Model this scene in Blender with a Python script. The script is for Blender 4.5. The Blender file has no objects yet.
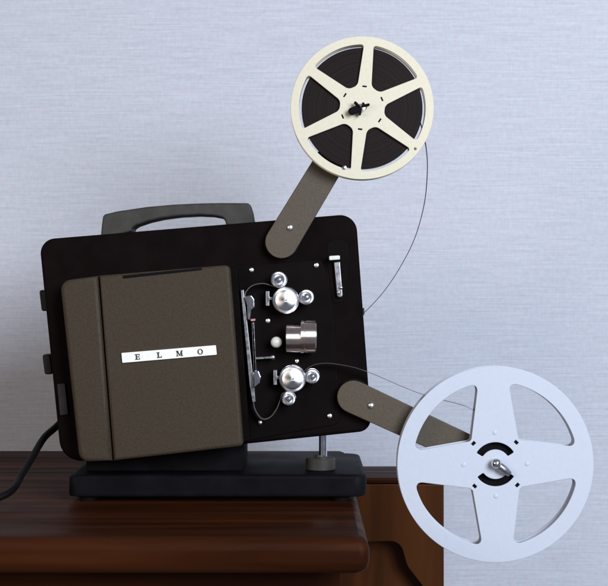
import bpy, bmesh, math, random
from mathutils import Vector, Matrix
from mathutils.geometry import delaunay_2d_cdt
random.seed(4)
R = math.radians
S = bpy.context.scene
C = S.collection
D = 1300.0            # distance from lens to the face of the base, millimetres
MM = 0.001

# ------------------------------------------------------------------ helpers
def P(px, py, Y=0.0):
    """point of the place seen at (px,py) and lying Y mm behind the face plane -> (X,Z) in mm"""
    k = (D + Y) / D
    return ((px - 304) * k, (293 - py) * k)
def K(Y): return (D + Y) / D
def PP(pts, Y): return [P(a, b, Y) for a, b in pts]

def link(name, me, mat, parent=None, smooth=35):
    if mat is not None:
        me.materials.clear(); me.materials.append(mat)
    me.shade_smooth(); me.set_sharp_from_angle(angle=R(smooth))
    for p in me.polygons:                       # broad flat faces keep their own normal
        if abs(p.normal.y) > .99995 or abs(p.normal.z) > .99995: p.use_smooth = False
    # origin at the middle of the piece
    xs = [v.co.x for v in me.vertices]; ys = [v.co.y for v in me.vertices]; zs = [v.co.z for v in me.vertices]
    c = Vector(((min(xs)+max(xs))/2, (min(ys)+max(ys))/2, (min(zs)+max(zs))/2))
    me.transform(Matrix.Translation(-c)); me.transform(Matrix.Scale(MM, 4))
    o = bpy.data.objects.new(name, me); C.objects.link(o)
    o['wc'] = list(c*MM)
    if parent is not None:
        o.parent = parent
        pw = Vector(parent['wc'])
        o.location = c*MM - pw
    else:
        o.location = c*MM
    return o

def empty(name, loc, label, cat, group=None):
    o = bpy.data.objects.new(name, None); C.objects.link(o)
    o.empty_display_size = .02
    o.location = Vector(loc)*MM; o['wc'] = list(Vector(loc)*MM)
    o['label'] = label; o['category'] = cat
    if group: o['group'] = group
    return o
def tag(o, label=None, cat=None, group=None, kind=None):
    if label: o['label'] = label
    if cat: o['category'] = cat
    if group: o['group'] = group
    if kind: o['kind'] = kind
    return o

def bm_mesh(bm, name='m'):
    bmesh.ops.recalc_face_normals(bm, faces=bm.faces[:])
    me = bpy.data.meshes.new(name); bm.to_mesh(me); bm.free(); return me

def fillet(pts, rad, n=7):
    """round the corners of a polygon; rad = one radius or one per corner"""
    if not isinstance(rad, (list, tuple)): rad = [rad]*len(pts)
    out = []; N = len(pts)
    for i in range(N):
        p = Vector(pts[i]); a = Vector(pts[i-1]); b = Vector(pts[(i+1) % N]); r = rad[i]
        if r <= 0: out.append(tuple(p)); continue
        u = (a-p); v = (b-p); lu, lv = u.length, v.length; u.normalize(); v.normalize()
        ang = math.acos(max(-1, min(1, u.dot(v))))
        t = min(r/math.tan(ang/2), lu*.49, lv*.49); rr = t*math.tan(ang/2)
        bis = (u+v).normalized(); c = p + bis*(rr/math.sin(ang/2))
        s = p+u*t-c; e = p+v*t-c
        a0 = math.atan2(s.y, s.x); a1 = math.atan2(e.y, e.x); d = (a1-a0+math.pi) % (2*math.pi) - math.pi
        for k in range(n+1):
            q = a0 + d*k/n; out.append((c.x+rr*math.cos(q), c.y+rr*math.sin(q)))
    return out

def soft_corner(pts, idx_r, n=8):
    """dense closed outline; {index: distance} -> bend each listed corner"""
    N = len(pts); V = [Vector(p) for p in pts]
    def walk(i, d, s):
        cur = V[i]; j = i; rem = d
        while True:
            nx = V[(j+s) % N]; L = (nx-cur).length
            if L >= rem: return cur.lerp(nx, rem/L), (j+s) % N
            rem -= L; cur = nx; j = (j+s) % N
    cuts = {}
    for i, d in idx_r.items():
        a, ja = walk(i, d, -1); b, jb = walk(i, d, 1); cuts[i] = (a, ja, b, jb)
    drop = set(); 
    for i, (a, ja, b, jb) in cuts.items():
        j = i
        while j != ja: drop.add(j); j = (j-1) % N
        j = i
        while j != jb: drop.add(j); j = (j+1) % N
    out = []
    for j in range(N):
        if j in cuts:
            a, ja, b, jb = cuts[j]; p = V[j]
            for k in range(n+1):
                t = k/n; c1 = a.lerp(p, .6); c2 = b.lerp(p, .6)
                q = a*(1-t)**3 + c1*3*t*(1-t)**2 + c2*3*t*t*(1-t) + b*t**3
                out.append((q.x, q.y))
        elif j not in drop: out.append((V[j].x, V[j].y))
    return out

def circle(cx, cz, r, n=96, a0=0):
    return [(cx+r*math.cos(a0+2*math.pi*k/n), cz+r*math.sin(a0+2*math.pi*k/n)) for k in range(n)]

def inside(p, ring):
    c = False; n = len(ring)
    for i in range(n):
        a, b = ring[i-1].co, ring[i].co
        if (a.z > p.y) != (b.z > p.y) and p.x < (b.x-a.x)*(p.y-a.z)/(b.z-a.z)+a.x: c = not c
    return c
def plate_mesh(loops, y0, y1, bevel=0.0, res=3):
    """flat piece: outline(s) in X,Z (mm), first one outer, the rest holes; thickness from y0 to y1, rims rounded"""
    bm = bmesh.new(); h = abs(y1-y0)/2; ym = (y0+y1)/2; bevel = min(bevel, h*.98)
    if bevel > 0:
        q = [k*math.pi/2/res for k in range(res+1)]
        sec = [(bevel*(1-math.sin(t)), -h+bevel*(1-math.cos(t))) for t in q]
        sec = sec + [(i, -d) for i, d in sec[::-1]]
    else: sec = [(0, -h), (0, h)]
    caps = ([], [])
    for li, lp in enumerate(loops):
        pts = []
        for p in lp:
            v = Vector((p[0], p[1]))
            if not pts or (v-pts[-1]).length > .03: pts.append(v)
        if (pts[0]-pts[-1]).length < .03: pts.pop()
        n = len(pts)
        area = sum(pts[k].x*pts[(k+1) % n].y - pts[(k+1) % n].x*pts[k].y for k in range(n))
        if (area > 0) != (li == 0): pts.reverse()
        off = []
        for k in range(n):
            u = (pts[k]-pts[k-1]).normalized(); w_ = (pts[(k+1) % n]-pts[k]).normalized()
            n1 = Vector((-u.y, u.x)); n2 = Vector((-w_.y, w_.x)); m_ = (n1+n2)
            if m_.length < 1e-6: m_ = n1
            m_.normalize(); off.append(m_/max(.35, m_.dot(n1)))
        rings = [[bm.verts.new((p.x+o.x*i, ym+d, p.y+o.y*i)) for p, o in zip(pts, off)] for i, d in sec]
        for ra, rb in zip(rings, rings[1:]):
            for k in range(n): bm.faces.new((ra[k], ra[(k+1) % n], rb[(k+1) % n], rb[k]))
        caps[0].append(rings[0]); caps[1].append(rings[-1])
    for rr in caps:
        vs = [v for ring in rr for v in ring]; ed = []; o = 0
        for ring in rr:
            n = len(ring); ed += [(o+k, o+(k+1) % n) for k in range(n)]; o += n
        res_ = delaunay_2d_cdt([Vector((v.co.x, v.co.z)) for v in vs], ed, [], 1, 1e-6)
        for f in res_[2]:
            if any(not res_[3][i] for i in f): continue
            cc = sum((res_[0][i] for i in f), Vector((0, 0)))/len(f)
            if any(inside(cc, ring) for ring in rr[1:]): continue
            idx = [res_[3][i][0] for i in f]
            try: bm.faces.new([vs[i] for i in idx])
            except ValueError: pass
    return bm_mesh(bm)
def plate(name, loops, y0, y1, mat, parent=None, bevel=0.0, smooth=35):
    return link(name, plate_mesh(loops, y0, y1, bevel), mat, parent, smooth)

def join(meshes):
    bm = bmesh.new()
    for m in meshes: bm.from_mesh(m); bpy.data.meshes.remove(m)
    me = bpy.data.meshes.new('j'); bm.to_mesh(me); bm.free(); return me

def lathe_mesh(c, prof, axis='Y', n=64, closed=False):
    """prof = list of (radius, distance along axis) around point c"""
    bm = bmesh.new(); rings = []
    for r, h in prof:
        ring = []
        for k in range(n):
            a = 2*math.pi*k/n; u, v = r*math.cos(a), r*math.sin(a)
            co = {'Y': (c[0]+u, c[1]+h, c[2]+v), 'X': (c[0]+h, c[1]+u, c[2]+v), 'Z': (c[0]+u, c[1]+v, c[2]+h)}[axis]
            ring.append(bm.verts.new(co))
        rings.append(ring)
    for a, b in zip(rings, rings[1:] + (rings[:1] if closed else [])):
        for k in range(n): bm.faces.new((a[k], a[(k+1) % n], b[(k+1) % n], b[k]))
    for ring in (() if closed else (rings[0], rings[-1])):
        try: bm.faces.new(ring)
        except ValueError: pass
    bmesh.ops.remove_doubles(bm, verts=bm.verts[:], dist=1e-5)
    return bm_mesh(bm)
def lathe(name, c, prof, mat, parent=None, axis='Y', n=64, smooth=35):
    return link(name, lathe_mesh(c, prof, axis, n), mat, parent, smooth)

def spline(pts, n=10):
    out = []; V = [Vector(p) for p in pts]
    for i in range(len(V)-1):
        p0 = V[max(i-1, 0)]; p1 = V[i]; p2 = V[i+1]; p3 = V[min(i+2, len(V)-1)]
        for k in range(n):
            t = k/n
            out.append(.5*((2*p1)+(p2-p0)*t+(2*p0-5*p1+4*p2-p3)*t*t+(3*p1-p0-3*p2+p3)*t**3))
    out.append(V[-1]); return out

def tube_mesh(pts, r, n=12):
    bm = bmesh.new(); rings = []; up = Vector((0, 1, .01)).normalized()
    rr = r if callable(r) else (lambda t: r)
    for i, p in enumerate(pts):
        d = (pts[min(i+1, len(pts)-1)] - pts[max(i-1, 0)]).normalized()
        a = d.cross(up).normalized(); b = d.cross(a).normalized(); q = rr(i/(len(pts)-1))
        rings.append([bm.verts.new(p + (a*math.cos(2*math.pi*k/n)+b*math.sin(2*math.pi*k/n))*q) for k in range(n)])
    for a, b in zip(rings, rings[1:]):
        for k in range(n): bm.faces.new((a[k], a[(k+1) % n], b[(k+1) % n], b[k]))
    bm.faces.new(rings[0]); bm.faces.new(rings[-1])
    return bm_mesh(bm)

def ribbon_mesh(pts, w, t):
    """strip of film: width w along Y, thickness t, following pts (3D)"""
    bm = bmesh.new(); rows = []
    for i, p in enumerate(pts):
        d = pts[min(i+1, len(pts)-1)] - pts[max(i-1, 0)]
        nrm = Vector((-d.z, 0, d.x)).normalized()*t/2; wv = Vector((0, w/2, 0))
        rows.append([bm.verts.new(p+nrm-wv), bm.verts.new(p+nrm+wv), bm.verts.new(p-nrm+wv), bm.verts.new(p-nrm-wv)])
    for a, b in zip(rows, rows[1:]):
        for k in range(4): bm.faces.new((a[k], a[(k+1) % 4], b[(k+1) % 4], b[k]))
    bm.faces.new(rows[0]); bm.faces.new(rows[-1])
    return bm_mesh(bm)
def film_path(pp): return [Vector((P(a, b, Y)[0], Y, P(a, b, Y)[1])) for a, b, Y in pp]

def box_mesh(x0, x1, y0, y1, z0, z1, bev=0, seg=3):
    bm = bmesh.new(); bmesh.ops.create_cube(bm, size=1)
    for v in bm.verts:
        v.co = ((x0+x1)/2+v.co.x*(x1-x0), (y0+y1)/2+v.co.y*(y1-y0), (z0+z1)/2+v.co.z*(z1-z0))
    if bev: bmesh.ops.bevel(bm, geom=bm.edges[:], offset=bev, segments=seg, affect='EDGES', profile=.5)
    return bm_mesh(bm)

# ------------------------------------------------------------------ materials
def newmat(name):
    m = bpy.data.materials.new(name); m.use_nodes = True
    nt = m.node_tree; b = nt.nodes['Principled BSDF']; return m, nt, b
def nd(nt, t, **kw):
    n = nt.nodes.new(t)
    for k, v in kw.items():
        if k in n.inputs: n.inputs[k].default_value = v
        else: setattr(n, k, v)
    return n
def noise_col(nt, b, c1, c2, scale, detail=4, stretch=(1, 1, 1), lo=.35, hi=.65, rough_rng=None, coord='Object'):
    tc = nd(nt, 'ShaderNodeTexCoord'); mp = nd(nt, 'ShaderNodeMapping'); mp.inputs['Scale'].default_value = stretch
    nt.links.new(tc.outputs[coord], mp.inputs[0])
    nz = nd(nt, 'ShaderNodeTexNoise', Scale=scale, Detail=detail); nt.links.new(mp.outputs[0], nz.inputs['Vector'])
    cr = nd(nt, 'ShaderNodeValToRGB'); cr.color_ramp.elements[0].position = lo; cr.color_ramp.elements[1].position = hi
    cr.color_ramp.elements[0].color = (*c1, 1); cr.color_ramp.elements[1].color = (*c2, 1)
    nt.links.new(nz.outputs['Fac'], cr.inputs[0]); nt.links.new(cr.outputs[0], b.inputs['Base Color'])
    return mp, nz, cr
def add_bump(nt, b, scale, strength, dist=.0005, detail=3, stretch=(1, 1, 1)):
    tc = nd(nt, 'ShaderNodeTexCoord'); mp = nd(nt, 'ShaderNodeMapping'); mp.inputs['Scale'].default_value = stretch
    nt.links.new(tc.outputs['Object'], mp.inputs[0])
    nz = nd(nt, 'ShaderNodeTexNoise', Scale=scale, Detail=detail); nt.links.new(mp.outputs[0], nz.inputs['Vector'])
    bp = nd(nt, 'ShaderNodeBump', Strength=strength, Distance=dist)
    nt.links.new(nz.outputs['Fac'], bp.inputs['Height']); nt.links.new(bp.outputs[0], b.inputs['Normal'])
    return nz
def rough_noise(nt, b, scale, lo, hi, stretch=(1,1,1)):
    tc = nd(nt, 'ShaderNodeTexCoord'); mp = nd(nt, 'ShaderNodeMapping'); mp.inputs['Scale'].default_value = stretch
    nt.links.new(tc.outputs['Object'], mp.inputs[0])
    nz = nd(nt, 'ShaderNodeTexNoise', Scale=scale, Detail=5); nt.links.new(mp.outputs[0], nz.inputs['Vector'])
    mr = nd(nt, 'ShaderNodeMapRange'); mr.inputs['From Min'].default_value = .3; mr.inputs['From Max'].default_value = .7
    mr.inputs['To Min'].default_value = lo; mr.inputs['To Max'].default_value = hi
    nt.links.new(nz.outputs['Fac'], mr.inputs[0]); nt.links.new(mr.outputs[0], b.inputs['Roughness'])

def paint(name, c1, c2, scale=60, rough=(.4, .55), bump=(900, .25), spec=.5, dist=.0003):
    m, nt, b = newmat(name); noise_col(nt, b, c1, c2, scale)
    rough_noise(nt, b, scale*.4, *rough); add_bump(nt, b, bump[0], bump[1], dist)
    b.inputs['Specular IOR Level'].default_value = spec; return m
def metal(name, c, rough, aniso=0.0, scratch=None, radial=False, axis='Y'):
    m, nt, b = newmat(name); b.inputs['Metallic'].default_value = 1
    b.inputs['Roughness'].default_value = rough; b.inputs['Anisotropic'].default_value = aniso
    noise_col(nt, b, tuple(x*.86 for x in c), c, 150)
    if radial:
        tg = nd(nt, 'ShaderNodeTangent', direction_type='RADIAL', axis=axis); nt.links.new(tg.outputs[0], b.inputs['Tangent'])
    else: rough_noise(nt, b, 220, rough*.7, min(1, rough*1.4))
    return m

M = {}
M['black'] = paint('black_crackle_paint', (.0042, .0026, .0026), (.0062, .004, .004), 40, (.55, .75), (1400, .5), .03, .0004)
M['plate'] = paint('black_satin_paint', (.0034, .0022, .0022), (.005, .0034, .0034), 30, (.45, .6), (500, .1), .04)
M['base'] = paint('charcoal_plastic', (.004, .0036, .005), (.0065, .006, .0078), 40, (.45, .6), (900, .3), .05)
M['handle'] = paint('grey_plastic', (.034, .032, .029), (.046, .043, .039), 90, (.45, .6), (900, .35), .3)
M['latch'] = paint('dark_latch', (.012, .012, .014), (.02, .02, .022), 90, (.45, .6), (900, .35), .2)
M['socket'] = paint('socket_plastic', (.024, .021, .022), (.034, .030, .031), 90, (.5, .6), (900, .35), .15)
M['brown'] = paint('olive_brown_paint', (.037, .0265, .0165), (.050, .0360, .0225), 520, (.5, .65), (1100, .55), .22)
M['arm'] = paint('arm_brown_paint', (.064, .049, .033), (.081, .063, .043), 520, (.45, .6), (1000, .35), .35)
M['cream'] = paint('cream_painted_metal', (.62, .575, .45), (.65, .60, .475), 300, (.35, .5), (300, .08), .4)
M['white'] = paint('blue_white_plastic', (.50, .535, .625), (.515, .55, .645), 300, (.4, .6), (500, .12), .35)
M['slot'] = paint('dark_slot', (.004, .0035, .0045), (.007, .006, .0075), 40, (.6, .8), (300, .1), .06)
M['badge'] = paint('badge_white', (.84, .84, .82), (.92, .92, .9), 80, (.25, .4), (300, .05), .5)
M['ink'] = paint('badge_ink', (.035, .03, .03), (.06, .05, .05), 80, (.4, .5), (300, .05), .3)
M['rubber'] = paint('black_rubber', (.004, .0035, .004), (.007, .0065, .007), 60, (.5, .7), (700, .3), .12)
M['chrome'] = metal('chrome', (.82, .82, .86), .14)
M['turned'] = metal('turned_aluminium', (.86, .86, .9), .3, .85, radial=True)
M['dull'] = metal('dull_steel', (.42, .41, .43), .35)
M['screw'] = metal('screw_steel', (.85, .84, .82), .3)
M['lens'] = metal('lens_barrel_metal', (.95, .80, .74), .33, .95, radial=True, axis='X')
M['lens'].node_tree.nodes['Principled BSDF'].inputs['Anisotropic Rotation'].default_value = .25
M['red'] = paint('red_tab', (.4, .2, .18), (.5, .25, .22), 80, (.4, .5), (300, .05))
M['greywhite'] = paint('ivory_knob', (.6, .6, .56), (.72, .72, .68), 80, (.25, .35), (300, .05), .5)

def film_mat():
    m, nt, b = newmat('wound_film')
    tc = nd(nt, 'ShaderNodeTexCoord'); sx = nd(nt, 'ShaderNodeSeparateXYZ'); nt.links.new(tc.outputs['Object'], sx.inputs[0])
    cx = nd(nt, 'ShaderNodeCombineXYZ'); nt.links.new(sx.outputs['X'], cx.inputs[0]); nt.links.new(sx.outputs['Z'], cx.inputs[1])
    ln = nd(nt, 'ShaderNodeVectorMath', operation='LENGTH'); nt.links.new(cx.outputs[0], ln.inputs[0])
    nz = nd(nt, 'ShaderNodeTexNoise', noise_dimensions='1D', Scale=900, Detail=4); nt.links.new(ln.outputs['Value'], nz.inputs['W'])
    cr = nd(nt, 'ShaderNodeValToRGB'); cr.color_ramp.elements[0].position = .35; cr.color_ramp.elements[1].position = .7
    cr.color_ramp.elements[0].color = (.006, .0035, .004, 1); cr.color_ramp.elements[1].color = (.017, .010, .0095, 1)
    nt.links.new(nz.outputs['Fac'], cr.inputs[0]); nt.links.new(cr.outputs[0], b.inputs['Base Color'])
    b.inputs['Roughness'].default_value = .5; b.inputs['Specular IOR Level'].default_value = .08
    bp = nd(nt, 'ShaderNodeBump', Strength=.3, Distance=.0004); nt.links.new(nz.outputs['Fac'], bp.inputs['Height']); nt.links.new(bp.outputs[0], b.inputs['Normal'])
    return m
M['film'] = film_mat()
M['film_edge'] = paint('loose_film', (.03, .025, .025), (.05, .042, .042), 60, (.4, .5), (300, .05), .15)

M['film_pale'] = paint('film_base_side', (.07, .06, .055), (.11, .095, .085), 60, (.35, .45), (300, .05), .3)
def wood_mat(name, dark, light, coat=.25, scale=1.0, grain_axis=0):
    m, nt, b = newmat(name)
    st = [28, 28, 28]; st[grain_axis] = 2.2
    mp, nz, cr = noise_col(nt, b, dark, light, 2.2*scale, 8, tuple(st), .3, .72)
    nz.inputs['Distortion'].default_value = .7
    e = cr.color_ramp.elements.new(.52); e.color = (*[(a*.55+c*.45) for a, c in zip(dark, light)], 1)
    rough_noise(nt, b, 18, .34, .55, tuple(s/10 for s in st))
    add_bump(nt, b, 6, .12, .0006, 6, tuple(st))
    b.inputs['Coat Weight'].default_value = coat; b.inputs['Coat Roughness'].default_value = .28
    b.inputs['Specular IOR Level'].default_value = .1; b.inputs['IOR'].default_value = 1.3
    return m
M['wood'] = wood_mat('dark_varnished_wood', (.016, .0042, .0015), (.062, .0175, .0055), .0, .5)
M['wood2'] = wood_mat('reddish_cabinet_wood', (.045, .0135, .0042), (.105, .034, .010), .12, .5, 2)

def wall_mat():
    m, nt, b = newmat('woven_wall_covering')
    tc = nd(nt, 'ShaderNodeTexCoord')
    def nz(scale, st, detail=3):
        mp = nd(nt, 'ShaderNodeMapping'); mp.inputs['Scale'].default_value = st; nt.links.new(tc.outputs['Object'], mp.inputs[0])
        n = nd(nt, 'ShaderNodeTexNoise', Scale=scale, Detail=detail); nt.links.new(mp.outputs[0], n.inputs['Vector']); return n
    weft = nz(1, (16, 1, 430), 5); warp = nz(1, (420, 1, 60), 3); blot = nz(1, (140, 1, 210), 4); big = nz(3.2, (1, 1, 1), 2)
    tint = nz(1, (150, 1, 190), 3)
    def mix(a, c, f):
        x = nd(nt, 'ShaderNodeMix', data_type='FLOAT'); x.inputs[0].default_value = f
        nt.links.new(a, x.inputs[2]); nt.links.new(c, x.inputs[3]); return x.outputs[0]
    h = mix(mix(weft.outputs['Fac'], warp.outputs['Fac'], .25), blot.outputs['Fac'], .3)
    cr = nd(nt, 'ShaderNodeValToRGB'); cr.color_ramp.elements[0].position = .3; cr.color_ramp.elements[1].position = .7
    cr.color_ramp.elements[0].color = (.49, .505, .57, 1); cr.color_ramp.elements[1].color = (.665, .68, .765, 1)
    nt.links.new(h, cr.inputs[0])
    # thread colour varies a little between warm and cool
    tr = nd(nt, 'ShaderNodeValToRGB'); tr.color_ramp.elements[0].position = .35; tr.color_ramp.elements[1].position = .65
    tr.color_ramp.elements[0].color = (1.0, .95, .965, 1); tr.color_ramp.elements[1].color = (.95, 1.0, 1.0, 1)
    nt.links.new(tint.outputs['Fac'], tr.inputs[0])
    mx = nd(nt, 'ShaderNodeMix', data_type='RGBA', blend_type='MULTIPLY'); mx.inputs[0].default_value = 1
    nt.links.new(cr.outputs[0], mx.inputs[6]); nt.links.new(tr.outputs[0], mx.inputs[7])
    nt.links.new(mx.outputs[2], b.inputs['Base Color'])
    b.inputs['Roughness'].default_value = .85; b.inputs['Specular IOR Level'].default_value = .15
    bp = nd(nt, 'ShaderNodeBump', Strength=.35, Distance=.0006); nt.links.new(h, bp.inputs['Height']); nt.links.new(bp.outputs[0], b.inputs['Normal'])
    return m
M['wall'] = wall_mat()

# ------------------------------------------------------------------ the setting
WALL_Y = 439; TZ = -210
wall = link('wall', box_mesh(-1500, 1500, WALL_Y, WALL_Y+60, -900, 1300), M['wall'])
tag(wall, 'pale lavender wall with a fine woven covering behind the film projector', 'wall')

# table: top with bullnose front and rounded right end, frieze below
TX = 56.5; TF = -186
table = empty('wooden_table', (-270, 120, TZ-400), 'dark varnished wooden table carrying the black projector, rounded front edge', 'table')
def top_mesh():
    bm = bmesh.new(); x0, x1, y0, y1 = -720, TX, TF, WALL_Y-3; r = 9; z1 = TZ; z0 = TZ-32
    outline = fillet([(x0, y0), (x1, y0), (x1, y1), (x0, y1)], [2, r, 2, 2], 8)
    prof = [(0, 12), (0, 0)]
    # (inset, z)
    sec = [(11, z0), (5, z0+1), (1.5, z0+5), (0, z0+11), (0, z1-11), (1.2, z1-6), (4, z1-2), (9, z1)]
    cx, cy = (x0+x1)/2, (y0+y1)/2; rings = []
    for ins, z in sec:
        sx = ((x1-x0)/2-ins)/((x1-x0)/2); sy = ((y1-y0)/2-ins)/((y1-y0)/2)
        rings.append([bm.verts.new((cx+(x-cx)*sx, cy+(y-cy)*sy, z)) for x, y in outline])
    n = len(outline)
    for a, b in zip(rings, rings[1:]):
        for k in range(n): bm.faces.new((a[k], a[(k+1) % n], b[(k+1) % n], b[k]))
    bm.faces.new(rings[0]); bm.faces.new(rings[-1])
    return bm_mesh(bm)
link('tabletop', top_mesh(), M['wood'], table, 50)
link('apron', join([box_mesh(-700, TX-22, TF+76, TF+94, TZ-125, TZ-32, 1.5), box_mesh(TX-40, TX-22, TF+94.5, WALL_Y-30, TZ-125, TZ-32, 1.5),
                    box_mesh(-700, TX-40.5, WALL_Y-48, WALL_Y-30, TZ-125, TZ-32, 1.5)]), M['wood'], table)
for lx in (-690, TX-66):
    for ly in (TF+95, WALL_Y-90):
        link('leg', box_mesh(lx, lx+25, ly, ly+25, TZ-670, TZ-33, 2), M['wood'], table)

# cabinet beyond the table end: glossy top, arched panel in the front
CY0 = 326; CZ = -231; CX = 176
cab = empty('wooden_cabinet', (20, 380, CZ-450), 'reddish brown wooden cabinet against the wall behind the white empty reel', 'cabinet')
tp = link('cabinet_top', box_mesh(-130, CX, CY0-2, WALL_Y-4, CZ-8, CZ, 2.5), M['wood'], cab)
fx0, fz1 = -120, CZ-8.3
arch = [P(a, b, CY0) for a, b in [(340, 640), (340, 543), (400, 541), (407, 566), (424, 588), (428, 640)]]
plate('front_panel', [[(fx0, CZ-300), (CX-1, CZ-300), (CX-1, fz1), (fx0, fz1)], fillet(arch, [0, 4, 16, 22, 22, 0])], CY0, CY0+14, M['wood2'], cab, 1.2)
link('side_panel', box_mesh(CX-16, CX-1, CY0+14.5, WALL_Y-6, CZ-300, fz1, .8), M['wood2'], cab)
link('inner_panel', box_mesh(fx0, CX-17, CY0+30, CY0+36, CZ-300, fz1-1, .5), M['wood2'], cab)

# ------------------------------------------------------------------ projector
FB = -204                        # underside of the base
proj = empty('film_projector', (-88, 88, TZ), 'black film projector with olive brown side cover, chrome threading wheels and carrying handle', 'projector')

# base, resting on four rubber feet
bo = fillet([(-236, -2), (63, -2), (63, 178), (-236, 178)], [9, 12, 14, 12], 8)
def base_mesh():
    bm = bmesh.new(); cx, cy = -86.5, 88; rings = []
    for ins, z in [(3, FB), (.8, FB+.8), (0, FB+3), (0, -185), (.8, -183), (2.4, -182), (4.5, -181.6)]:
        rings.append([bm.verts.new((cx+(x-cx)*(149.5-ins)/149.5, cy+(y-cy)*(90-ins)/90, z)) for x, y in bo])
    n = len(bo)
    for a, b in zip(rings, rings[1:]):
        for k in range(n): bm.faces.new((a[k], a[(k+1) % n], b[(k+1) % n], b[k]))
    bm.faces.new(rings[0]); bm.faces.new(rings[-1]); return bm_mesh(bm)
link('base', base_mesh(), M['base'], proj, 40)
for fx in (-218, 38):
    for fy in (18, 158):
        lathe('rubber_foot', (fx, fy, TZ), [(9, 0), (10, 2), (10, 6.2)], M['rubber'], proj, 'Z', 24)

# case
body = fillet(PP([(38.5, 239.5), (356, 213.5), (371.8, 431), (61, 463.5)], 2), [15, 17, 13, 22], 10)
plate('case', [body], 2, 150, M['black'], proj, 3.5)
# pivot bracket between base and case at the low end
link('pivot_bracket', box_mesh(-222, -62, 24, 130, -181.8, -153, 2), M['slot'], proj)

# mechanism panel
mp = fillet(PP([(232, 266), (323, 259.5), (334, 312), (341, 424), (246, 441)], 0), [4, 7, 20, 9, 5], 6)
plate('mechanism_panel', [mp], 1.2, 6, M['plate'], proj, .8)
# dark lip beside the cover
plate('cover_lip', [fillet(PP([(227, 268), (237, 267), (250, 440), (242, 443)], -16), 2)], -16, 3, M['black'], proj, 1)

# brown cover in two panels
rc = fillet(PP([(59.5, 281), (97.5, 275.8), (112.0, 461.3), (79, 462.5)], -30), [10, 0, 0, 10], 8)
plate('rear_cover', [rc], -30, 4, M['brown'], proj, 4.0)
fc = fillet(PP([(98.9, 275.6), (229.5, 264.8), (243.2, 446.3), (113.4, 461.2)], -30), [0, 5, 4, 0], 8)
fco = plate('front_cover', [fc], -30, 4, M['brown'], proj, 3.2)
plate('vent_slot', [fillet(PP([(123, 275.6), (201.5, 267.6), (201.8, 269.8), (123.2, 278.4)], -31), .6)], -31.2, -29, M['slot'], fco, .3)

# badge
bd = plate('name_badge', [fillet(PP([(121.3, 353.0), (215.8, 345.2), (216.8, 354.8), (122.3, 363)], -32), .8)], -32.2, -29.5, M['badge'], proj, .4)
def seg(x, z, w, h): return (x, z, w, h)
GL = {  # strokes on a 6 x 6 grid, slab serifs
 'E': [(0.9, 0, 1.5, 6), (0, 0, 5.2, .9), (0, 5.1, 5.2, .9), (2.4, 2.6, 1.9, .8), (4.4, .9, .8, .9), (4.4, 4.2, .8, .9), (3.9, 2.1, .7, 1.8)],
 'L': [(0.9, 0, 1.5, 6), (0, 0, 5.2, .9), (0, 5.1, 3.2, .9), (4.4, .9, .8, 1.2)],
 'M': [(0.6, 0, .9, 6), (0, 0, 2.1, .8), (0, 5.2, 1.7, .8), (5.0, 0, 1.5, 6), (4.4, 0, 2.7, .8), (5.4, 5.2, 1.7, .8)],
}
def letter_meshes(ch, ox, oz, s, rot):
    out = []; Y0, Y1 = -32.5, -31.9
    def tr(p): 
        x, z = p[0]*s, p[1]*s; return (ox+x*math.cos(rot)-z*math.sin(rot), oz+x*math.sin(rot)+z*math.cos(rot))
    if ch == 'O':
        a = [tr((3+2.9*math.cos(t*math.pi/16), 3+3.1*math.sin(t*math.pi/16))) for t in range(32)]
        b = [tr((3+1.5*math.cos(t*math.pi/16), 3+2.3*math.sin(t*math.pi/16))) for t in range(32)]
        return [plate_mesh([a, b], Y0, Y1)]
    for k, (x, z, w, h) in enumerate(GL[ch]):
        out.append(plate_mesh([[tr((x, z)), tr((x+w, z)), tr((x+w, z+h)), tr((x, z+h))]], Y0-.004*k, Y1))
    if ch == 'M':
        for q, (a, b) in enumerate([((1.0, 6), (3.4, .6)), ((3.4, .6), (5.6, 6))]):
            w = 1.3 if q == 0 else .7
            out.append(plate_mesh([[tr((a[0], a[1])), tr((a[0]+w, a[1])), tr((b[0]+w*.6, b[1])), tr((b[0]-w*.4, b[1]))]], Y0-.03-.004*q, Y1))
    return out
ms = []
rot = math.atan2(8, 94.5)
for ch, px, py in (('E', 135.2, 359.9), ('L', 157.0, 358.1), ('M', 176.4, 356.5), ('O', 197.6, 354.8)):
    x, z = P(px, py, -32); ms += letter_meshes(ch, x, z, .93, rot)
link('lettering', join(ms), M['ink'], bd)

# carrying handle
hy = 76; hY0, hY1 = 58, 94
hout = [(103.0, 240), (104.2, 226), (105.6, 215.6), (120, 212.2), (149, 207.9), (175, 205.6), (200, 204.4), (225, 204.0), (250.6, 204.2), (253.5, 214), (256, 230)]
hin = [(133.6, 232), (134.2, 229), (138, 226.4), (150, 222.3), (164, 219.2), (182, 216.9), (200, 216.0), (214, 216.6), (223.5, 218.4), (226.3, 222), (227, 226)]
ho = PP(hout, hy); hi = PP(hin, hy)
outline = fillet(ho + hi[::-1], [0, 4, 4.5]+[30]*5+[4.5, 12, 0]+[0, 6, 10]+[25]*5+[7, 4, 0], 4)
plate('carrying_handle', [outline], hY0, hY1, M['handle'], proj, 2.2)

# hinges and socket on the left flank
for (a, b, a2, b2) in ((40.5, 290, 43, 311), (43.5, 354, 46, 374)):
    plate('case_catch', [fillet(PP([(a, b), (a+8, b), (a2+8, b2), (a2, b2)], 30), 2.5)], 22, 44, M['latch'], proj, 1.5)
plate('socket_panel', [fillet(PP([(57.0, 384), (65.0, 383.4), (68.3, 414.5), (60.0, 415.5)], 0), 1.2)], -.5, 4, M['socket'], proj, .6)

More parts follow.
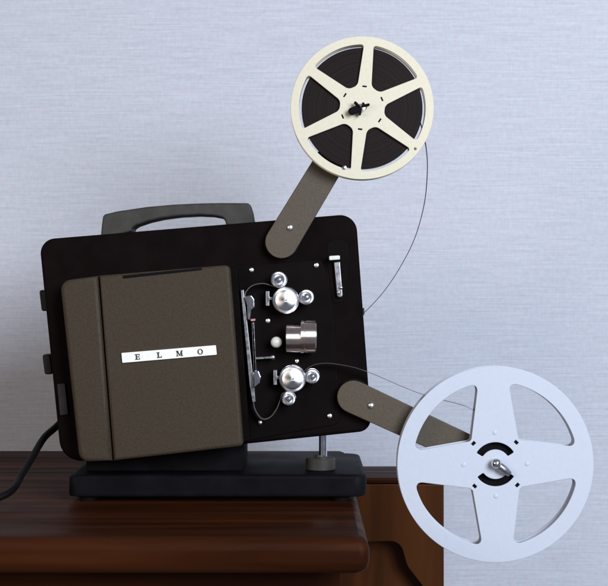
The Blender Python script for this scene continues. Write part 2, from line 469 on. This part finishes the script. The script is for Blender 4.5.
# screws on the panel
def screw_meshes(px, py, Y, r):
    x, z = P(px, py, Y)
    return lathe_mesh((x, Y, z), [(r, 3), (r, 0), (r*.82, -r*.35), (r*.45, -r*.55), (r*.001, -r*.6)], 'Y', 20)
for (a, b, r) in ((251.5, 270, 2.6), (316.4, 265.3, 2.8), (267.9, 320.8, 2.7), (297, 361, 2.3), (329.7, 416, 2.7), (260, 422.5, 2.4)):
    link('screw', screw_meshes(a, b, 0, r), M['screw'], proj, 25)

# sprocket wheels with their keeper rollers
def sprocket(px, py, r):
    Y = -18; x, z = P(px, py, Y); k = K(Y)*r
    s = link('sprocket', lathe_mesh((x, 0, z), [(k, 2), (k, -3), (k*.74, -3.2), (k*.74, -14), (k, -14.3), (k, -16.6), (k*.93, -17.2), (k*.86, -17.2),
              (k*.84, -16.2), (k*.80, -16.2), (k*.77, -19.6), (k*.60, -20.4), (k*.12, -21.6), (k*.11, -20.8), (.001, -20.8)]), M['turned'], proj, 28)
    teeth = []
    for i in range(12):
        a = i*math.pi/6+.1
        teeth.append(box_mesh(x+k*.98*math.cos(a)-.7, x+k*.98*math.cos(a)+.7, -6.4, -4.6, z+k*.98*math.sin(a)-.7, z+k*.98*math.sin(a)+.7, .3, 1))
    link('sprocket_teeth', join(teeth), M['chrome'], s)
def roller(px, py, r):
    Y = -18; x, z = P(px, py, Y); k = K(Y)*r
    s = link('roller', lathe_mesh((x, 0, z), [(k, 2), (k, -3), (k*.7, -3.3), (k*.7, -14), (k, -14.3), (k, -17.4), (k*.9, -18.4), (k*.72, -18.6), (k*.62, -17.2),
              (k*.45, -17.2)], n=48), M['turned'], proj, 28)
    link('screw', lathe_mesh((x, 0, z), [(k*.42, -17), (k*.42, -19), (k*.3, -20), (.001, -20.3)], n=24), M['chrome'], s, 28)
sprocket(285.8, 300.3, 13.4); sprocket(292.6, 379, 13.4)
for a, b, r in ((278.7, 279.6, 8.2), (306.2, 297.2, 7.9), (312.2, 376.6, 7.5), (288.6, 398.8, 7.1)): roller(a, b, r)
# keeper posts left of each sprocket
for a, b in ((267.6, 298.5), (275.2, 377.5)):
    plate('keeper_post', [fillet(PP([(a-1.9, b-7.5), (a+1.9, b-7.5), (a+1.9, b-1.6), (a+5, b-1.6), (a+5, b+1.6), (a+1.9, b+1.6), (a+1.9, b+7.5), (a-1.9, b+7.5)], -10), .6)], -12, 2, M['dull'], proj, .6)

# film gate: long pressure plate, rail, clips, lever
g = plate('film_gate', [fillet(PP([(240.6, 290), (243.8, 289.5), (254, 384), (255.5, 402), (252.5, 402.4), (249.5, 385)], -12), .5)], -14, 2, M['dull'], proj, .5)
plate('gate_rail', [fillet(PP([(251.7, 322), (254.2, 322), (256.5, 372), (253.8, 372.5)], -14), .5)], -16, 2, M['chrome'], g, .6)
plate('gate_clip', [fillet(PP([(244.4, 296.5), (251.5, 295), (254.5, 299), (255, 307), (251.5, 309.5), (250, 320), (247.6, 320), (247, 306)], -14), 1.2)], -18, 2, M['chrome'], g, 1)
plate('gate_clip', [fillet(PP([(253.0, 372), (258.8, 370), (261.4, 377), (259.6, 383), (255.2, 387), (252, 389)], -14), 1.2)], -18, 2, M['chrome'], g, 1)
plate('gate_tab', [fillet(PP([(250.6, 319.2), (255.0, 318.8), (255.2, 320.8), (250.8, 321.2)], -17), .5)], -19, -2, M['red'], g, .3)
link('gate_lever', join([plate_mesh([fillet(PP([(255.6, 357.4), (272.5, 356.4), (272.6, 358.4), (255.8, 359.4)], -10), .4)], -11, 2, .3), screw_meshes(272.8, 357.4, -10, 2.4)]), M['dull'], g)
# lens barrel, axis pointing right, with fluted grip
lx, lz = P(286, 338.5, -17)
lx2, lz2 = P(300.5, 336.6, -17)
def barrel(x0, z0, L, r, n=72):
    pr = [(.001, 0), (r*.94, 0), (r, .8)]
    q = 0.8
    while q < L-1.4: pr += [(r, q), (r, q+.9), (r*.975, q+1.05), (r*.975, q+1.25)]; q += 1.4
    return pr + [(r, L-.9), (r*.95, L), (.001, L)]
lens = lathe('lens', (lx, -16, lz), [(13.2, 0), (13.8, .6), (13.8, 14.6)], M['lens'], proj, 'X', 72)
lathe('focus_ring', (lx2, -16, lz2), [(13, 0), (16.6, .5), (16.6, 3.4), (15.8, 3.8), (15.8, 4.6), (16.6, 5), (16.6, 14.5), (15.8, 15.6), (13, 15.8)], M['lens'], lens, 'X', 72)
lathe('lens_glass', (lx2, -16, lz2), [(12.8, 15), (12.6, 15.2), (8, 16.4), (.001, 17)], M['slot'], lens, 'X', 40)
kx, kz = P(276.3, 342.3, -14)
lathe('framing_knob', (kx, 0, kz), [(3.4, 2), (3.4, -8), (5.4, -9), (5.6, -12), (4.6, -15), (2.6, -16.4), (.001, -16.8)], M['greywhite'], proj, 'Y', 32, 50)

# threading lever in its recess
rx, rz = P(337, 250, 1)
track = fillet(PP([(326, 240), (348, 238.5), (349.5, 262), (345, 302), (333, 303), (327.5, 262)], 1), [9, 10, 6, 4, 4, 6], 6)
tr = plate('lever_recess', [track], 1.4, 4, M['plate'], proj, .5)
lv = plate('lever', [fillet(PP([(333.8, 262), (340.2, 261.4), (343.0, 297), (337.2, 298)], -4), [1, 1, 2.5, 2.5])], -5, 2, M['dull'], proj, 1)
plate('lever_grip', [fillet(PP([(329.0, 256.0), (339.8, 255.4), (340.0, 259.6), (329.2, 260.4)], -10), 1.2)], -13, 0, M['greywhite'], lv, .8)
link('screw', screw_meshes(341, 287.5, -7, 1.9), M['chrome'], lv)
link('screw', screw_meshes(338.5, 292.5, -4.6, 2.2), M['dull'], lv)

# adjustable front foot
fx, fz = P(320.5, 470, 38)
lathe('elevating_rod', (P(323, 440, 38)[0], 38, -181), [(4.2, 6), (4.2, 45)], M['chrome'], proj, 'Z', 32)
kp = [(13.5, -.4), (15.2, .6), (15.2, 11), (14, 12.4), (6, 12.8), (5.5, 15)]
lathe('elevating_knob', (fx, 38, -181.4), kp, M['handle'], proj, 'Z', 48)

# ------------------------------------------------------------------ reel arms
def capsule(p, q, r0, r1, n=20):
    p = Vector(p); q = Vector(q); d = (q-p).normalized(); a = math.atan2(d.y, d.x)
    out = [(p.x+r0*math.cos(a+math.pi/2+math.pi*k/n), p.y+r0*math.sin(a+math.pi/2+math.pi*k/n)) for k in range(n+1)]
    out += [(q.x+r1*math.cos(a-math.pi/2+math.pi*k/n), q.y+r1*math.sin(a-math.pi/2+math.pi*k/n)) for k in range(n+1)]
    return out
UC = (362.2, 107.9); LC = (495.3, 464.2)      # reel centres in the photograph
FY = -28; BY = -15                            # front and rear flange planes
aY0, aY1 = -10, -3
def arm(p, q, scr, lab):
    a = plate('reel_arm', [capsule(P(*p, aY0), P(*q, aY0), 16.2, 14.5)], aY0, aY1, M['arm'], proj, .8)
    a['label'] = lab
    x, z = P(p[0]+1, p[1]-1, 0)
    link('pivot', lathe_mesh((x, 0, z), [(17.5, 4), (17.5, -2.2), (16.5, -2.8), (10, -3.2)], n=48), M['slot'], a)
    link('screw', screw_meshes(scr[0], scr[1], aY0-.4, 3.6), M['screw'], a)
    return a
ua = arm((281.5, 242), UC, (290, 227.5), 'upper olive brown arm holding the cream reel')
la = arm((353.5, 397), (LC[0]+1, LC[1]-1), (371, 405.5), 'lower olive brown arm holding the white reel')

# upper spindle with folding key
ux, uz = P(*UC, FY-4)
link('spindle', lathe_mesh((ux, 0, uz), [(3.6, -9), (3.6, -31), (3.0, -33.6), (.001, -34.2)], n=24), M['screw'], ua)
def blob(cx, cy, L, w, ang, Y0, Y1):
    x, z = P(cx, cy, Y0); a = R(ang); dx, dz = math.cos(a)*L/2, math.sin(a)*L/2
    return plate_mesh([capsule((x-dx, z-dz), (x+dx, z+dz), w/2, w/2, 10)], Y0, Y1, min(.8, w*.3))
link('spindle_key', join([blob(354.8, 109.8, 6, 7, 22, FY-9, FY-4), blob(357.2, 104.3, 5, 2.6, -45, FY-10, FY-4.5),
      blob(365.6, 105.2, 6, 2.4, 15, FY-9.6, FY-4.2), blob(360.4, 111.4, 4.5, 2.4, -100, FY-9.3, FY-4.1), blob(363.9, 104.2, 2.5, 2, 120, FY-9.8, FY-4.6)]), M['slot'], ua)

# lower spindle: bright ball and hinged lever
bx, bz = P(496.0, 463.2, FY-6)
link('spindle', lathe_mesh((bx, 0, bz), [(3.2, -9), (3.2, -33), (4.6, -34), (5.0, -36.5), (4.2, -39), (2.2, -40.5), (.001, -41)], n=28), M['chrome'], la, 50)
p0 = Vector((bx, -36, bz)); tx, tz = P(509.5, 474, FY-5)
link('spindle_key', tube_mesh([p0.lerp(Vector((tx, -33.5, tz)), t/10) for t in range(11)], lambda t: 2.4+1.6*math.sin(math.pi*min(1, t*.8+.12)), 14), M['dull'], la, 60)

# ------------------------------------------------------------------ reels
def sector_hole(cx, cz, a_mid, half, r_in, r_out, w_in, w_out, rc_in, rc_out, tilt_in=0):
    """opening between two spokes (spokes at a_mid +- half); spoke half-width goes from w_in (at r_in) to w_out (at r_out)"""
    A = []
    ao = half - math.asin(w_out/r_out); ai = half - math.asin(min(.999, w_in/r_in))
    N = 26
    for k in range(N+1):
        a = a_mid - ao + 2*ao*k/N; A.append((cx+r_out*math.cos(a), cz+r_out*math.sin(a)))
    n2 = 10
    base = len(A)
    for k in range(n2+1):
        a = a_mid + ai - 2*ai*k/n2; A.append((cx+r_in*math.cos(a), cz+r_in*math.sin(a)))
    return soft_corner(A, {0: rc_out, N: rc_out, base: rc_in, base+n2: rc_in})

def flange_upper(Y0, Y1, front):
    k = K(FY); x, z = P(*UC, FY)
    loops = [circle(x, z, 71.6*k, 160)]
    for i in range(6):
        am = R(84-30-60*i)
        loops.append(sector_hole(x, z, am, R(30), 22.5*k, 63.2*k, 7.0*k, 4.9*k, 4.4*k, 3.2*k))
    if front:
        for i in range(6):
            a = R(84-60*i); c, s = math.cos(a), math.sin(a); rr = 21.5*k
            def t(u, v): return (x+(rr+u)*c - v*s, z+(rr+u)*s + v*c)
            loops.append([t(-.7, -2.1), t(.7, -2.1), t(.7, 2.1), t(-.7, 2.1)])
        hx, hz = P(415.2, 149, FY); loops.append(circle(hx, hz, 1.3, 16))
        loops.append(circle(x, z, 3.9, 24))
    else: loops.append(circle(x, z, 4.2, 24))
    return plate_mesh(loops, Y0, Y1, .5 if front else .4, 2)
x, z = P(*UC, FY)
ur = empty('film_reel', (x, (FY+BY)/2, z), 'small cream six-spoke reel full of dark film on the upper arm', 'film reel')
link('front_flange', flange_upper(FY-1, FY+1, True), M['cream'], ur)
link('rear_flange', flange_upper(BY-1, BY+1, False), M['cream'], ur)
link('hub', lathe_mesh((x, 0, z), [(4.4, FY+1.1), (20, FY+1.1), (20, BY-1.1), (4.4, BY-1.1)], n=48, closed=True), M['cream'], ur)
link('rim_glint', lathe_mesh((P(344.2, 167.8, FY)[0], 0, P(344.2, 167.8, FY)[1]), [(2.2, FY-.9), (2.0, FY-1.8), (.001, FY-2.1)], n=20), M['chrome'], ur)  # highlight on the rim, modelled as a small chrome bead

def flange_lower(Y0, Y1, front):
    k = K(FY); x, z = P(*LC, FY)
    R_ = 98.2*k
    loops = [circle(x, z, R_, 180)]
    for i in range(4):
        am = R(46.5+90*i)
        loops.append(sector_hole(x, z, am, R(45), 34.5*k, 82.5*k, 23.5*k, 15.2*k, 1.4*k, 8.5*k))
    if front:
        for i in range(4):       # small keyhole notches at the inner corners
            a = R(46.5+90*i); c, s = math.cos(a), math.sin(a); r0 = 30.3*k
            def t(u, v): return (x+(r0+u)*c - v*s, z+(r0+u)*s + v*c)
            loops.append([t(-1.6, -2.0), t(1.4, -2.0), t(1.4, 2.0), t(-1.6, 2.0)])
        for am, hf in ((91, 58), (-89, 56)):
            lo = []
            for q in range(25): a = R(am-hf+2*hf*q/24); lo.append((x+22*k*math.cos(a), z+22*k*math.sin(a)))
            for q in range(25): a = R(am+hf-2*hf*q/24); lo.append((x+14.8*k*math.cos(a), z+14.8*k*math.sin(a)))
            loops.append(soft_corner(lo, {0: 1.2, 24: 1.2, 25: 1.2, 49: 1.2}, 3))
        loops.append(circle(x, z, 3.6, 24))
    else: loops.append(circle(x, z, 24*k, 48))
    return plate_mesh(loops, Y0, Y1, .6, 2)
x, z = P(*LC, FY)
lr = empty('film_reel', (x, (FY+BY)/2, z), 'large bluish white four-spoke empty reel on the lower arm', 'film reel')
link('front_flange', flange_lower(FY-1.1, FY+1.1, True), M['white'], lr)
link('rear_flange', flange_lower(BY-1.1, BY+1.1, False), M['white'], lr)
link('hub', lathe_mesh((x, 0, z), [(23.9, FY+1.2), (31.5, FY+1.2), (31.5, BY-1.2), (23.9, BY-1.2)], n=48, closed=True), M['slot'], lr)
link('core', lathe_mesh((x, 0, z), [(23.6, FY+6), (3.8, FY+6), (3.8, BY+.8), (23.6, BY+.8)], n=48, closed=True), M['slot'], lr)
for i in range(4):
    a = R(91+90*i); px_, pz_ = x+31*math.cos(a), z+31*math.sin(a)
    link('rivet', lathe_mesh((px_, 0, pz_), [(2.3, FY-1.0), (2.1, FY-1.6), (1.2, FY-1.9), (.001, FY-1.95)], n=20), M['white'], lr)

# ------------------------------------------------------------------ film
ux_, uz_ = P(*UC, FY)
film = empty('film', (ux_+40, FY/1.3, uz_-30), 'dark film wound on the cream reel and threaded through the projector', 'film')
fyc = (FY+BY)/2
link('film_roll', lathe_mesh((ux_, 0, uz_), [(20.3, fyc+4), (60.6*K(FY), fyc+4), (60.6*K(FY), fyc-4), (20.3, fyc-4)], 'Y', 128, True), M['film'], film)
def strand(name, pts, w=8, t=.5, n=12, m='film_edge'):
    link(name, ribbon_mesh(spline(film_path(pts), n), w, t), M[m], film, 60)
fs = -9
strand('film_strand', [(420.2, 122, fyc), (424.2, 138, fyc), (426.6, 152, fyc), (427.3, 172, fyc), (424.4, 203, fyc+1), (415.5, 236, fyc+3), (402, 264, -8), (385, 290, 3), (366, 311, 11), (356, 318, 14)], 8, .3)
link('feed_slot', box_mesh(P(363.2, 311, 12)[0]-3, P(363.2, 311, 12)[0]+.9, 5, 19, P(0, 311, 12)[1]-4, P(0, 311, 12)[1]+3, .4), M['latch'], proj)
strand('film_strand', [(296, 303, fs), (297, 296, fs), (291.5, 290.8, fs), (284, 289.8, fs), (281, 287.5, fs), (275, 286.8, fs), (264, 283.5, fs), (254, 285, fs), (247.5, 290, fs), (245.2, 298, fs), (247.5, 330, fs), (252, 375, fs), (253.5, 400, fs),
        (255.5, 410, fs), (262, 418.5, fs), (270, 417, fs), (276.5, 409, fs), (280.5, 399, fs), (282.5, 393.5, fs), (288, 391.9, fs), (294, 392.3, fs)], 8, .75, 12, 'film_pale')
strand('film_strand', [(303, 377, fs), (304.2, 371.5, fs), (309.5, 366.8, fs), (318, 363.8, fs-1), (331, 363.3, fs-2), (352, 366.8, fs-4), (368, 372, fs-6), (384, 378.6, fs-8), (402, 386.5, fs-10),
        (422, 394.2, fyc), (440, 399.4, fyc), (458, 403.8, fyc), (470, 408.4, fyc), (486, 420, fyc), (497, 434.6, fyc)], 8, .32, 12, 'film_pale')


# ------------------------------------------------------------------ power cord
def W(px, py, Y): 
    a = P(px, py, Y); return Vector((a[0], Y, a[1]))
cp = [W(64, 419, 92), W(56, 427, 84), W(44, 438, 66), W(33, 456, 40), W(22, 474, 10), W(11, 489.5, -22)]
cp = cp[:-1] + [W(8, 493, -30), Vector((-322, -58, TZ+5.2)), Vector((-350, -84, TZ+3.8)), Vector((-392, -112, TZ+3.8)), Vector((-460, -135, TZ+3.8)), Vector((-560, -120, TZ+3.8))]
cord = link('power_cord', tube_mesh(spline(cp, 12), 3.7, 14), M['rubber'])
tag(cord, 'black power cord hanging from the projector down onto the table at left', 'cord')

# ------------------------------------------------------------------ light
w = bpy.data.worlds.new('World'); S.world = w; w.use_nodes = True
bg = w.node_tree.nodes['Background']; bg.inputs[0].default_value = (.80, .86, 1.0, 1); bg.inputs[1].default_value = .16
def area(name, loc, target, size, size_y, power, col):
    l = bpy.data.lights.new(name, 'AREA'); l.shape = 'RECTANGLE'; l.size = size; l.size_y = size_y; l.energy = power; l.color = col
    o = bpy.data.objects.new(name, l); C.objects.link(o); o.location = loc
    o.rotation_euler = (Vector(target)-Vector(loc)).to_track_quat('-Z', 'Y').to_euler(); return o
area('window_light', (1.15, -2.15, .75), (.1, .3, 0), 1.1, 1.2, 84, (.84, .91, 1.0))
area('room_lamp', (-1.7, -1.9, .5), (-.1, .3, .0), .9, .9, 19, (1.0, .86, .70))

# ------------------------------------------------------------------ camera, render
cam = bpy.data.cameras.new('camera'); co = bpy.data.objects.new('camera', cam); C.objects.link(co)
co.location = (0, -D*MM, 0); co.rotation_euler = (R(90), 0, 0)
cam.sensor_width = 36; cam.lens = 36*D/608; cam.clip_start = .05; cam.clip_end = 60
S.camera = co
for o in bpy.data.objects:
    if 'wc' in o: del o['wc']
S.render.engine = 'CYCLES'
S.view_settings.view_transform = 'Standard'; S.view_settings.look = 'None'; S.view_settings.exposure = 0; S.view_settings.gamma = 1
S.render.resolution_x = 1024; S.render.resolution_y = 987
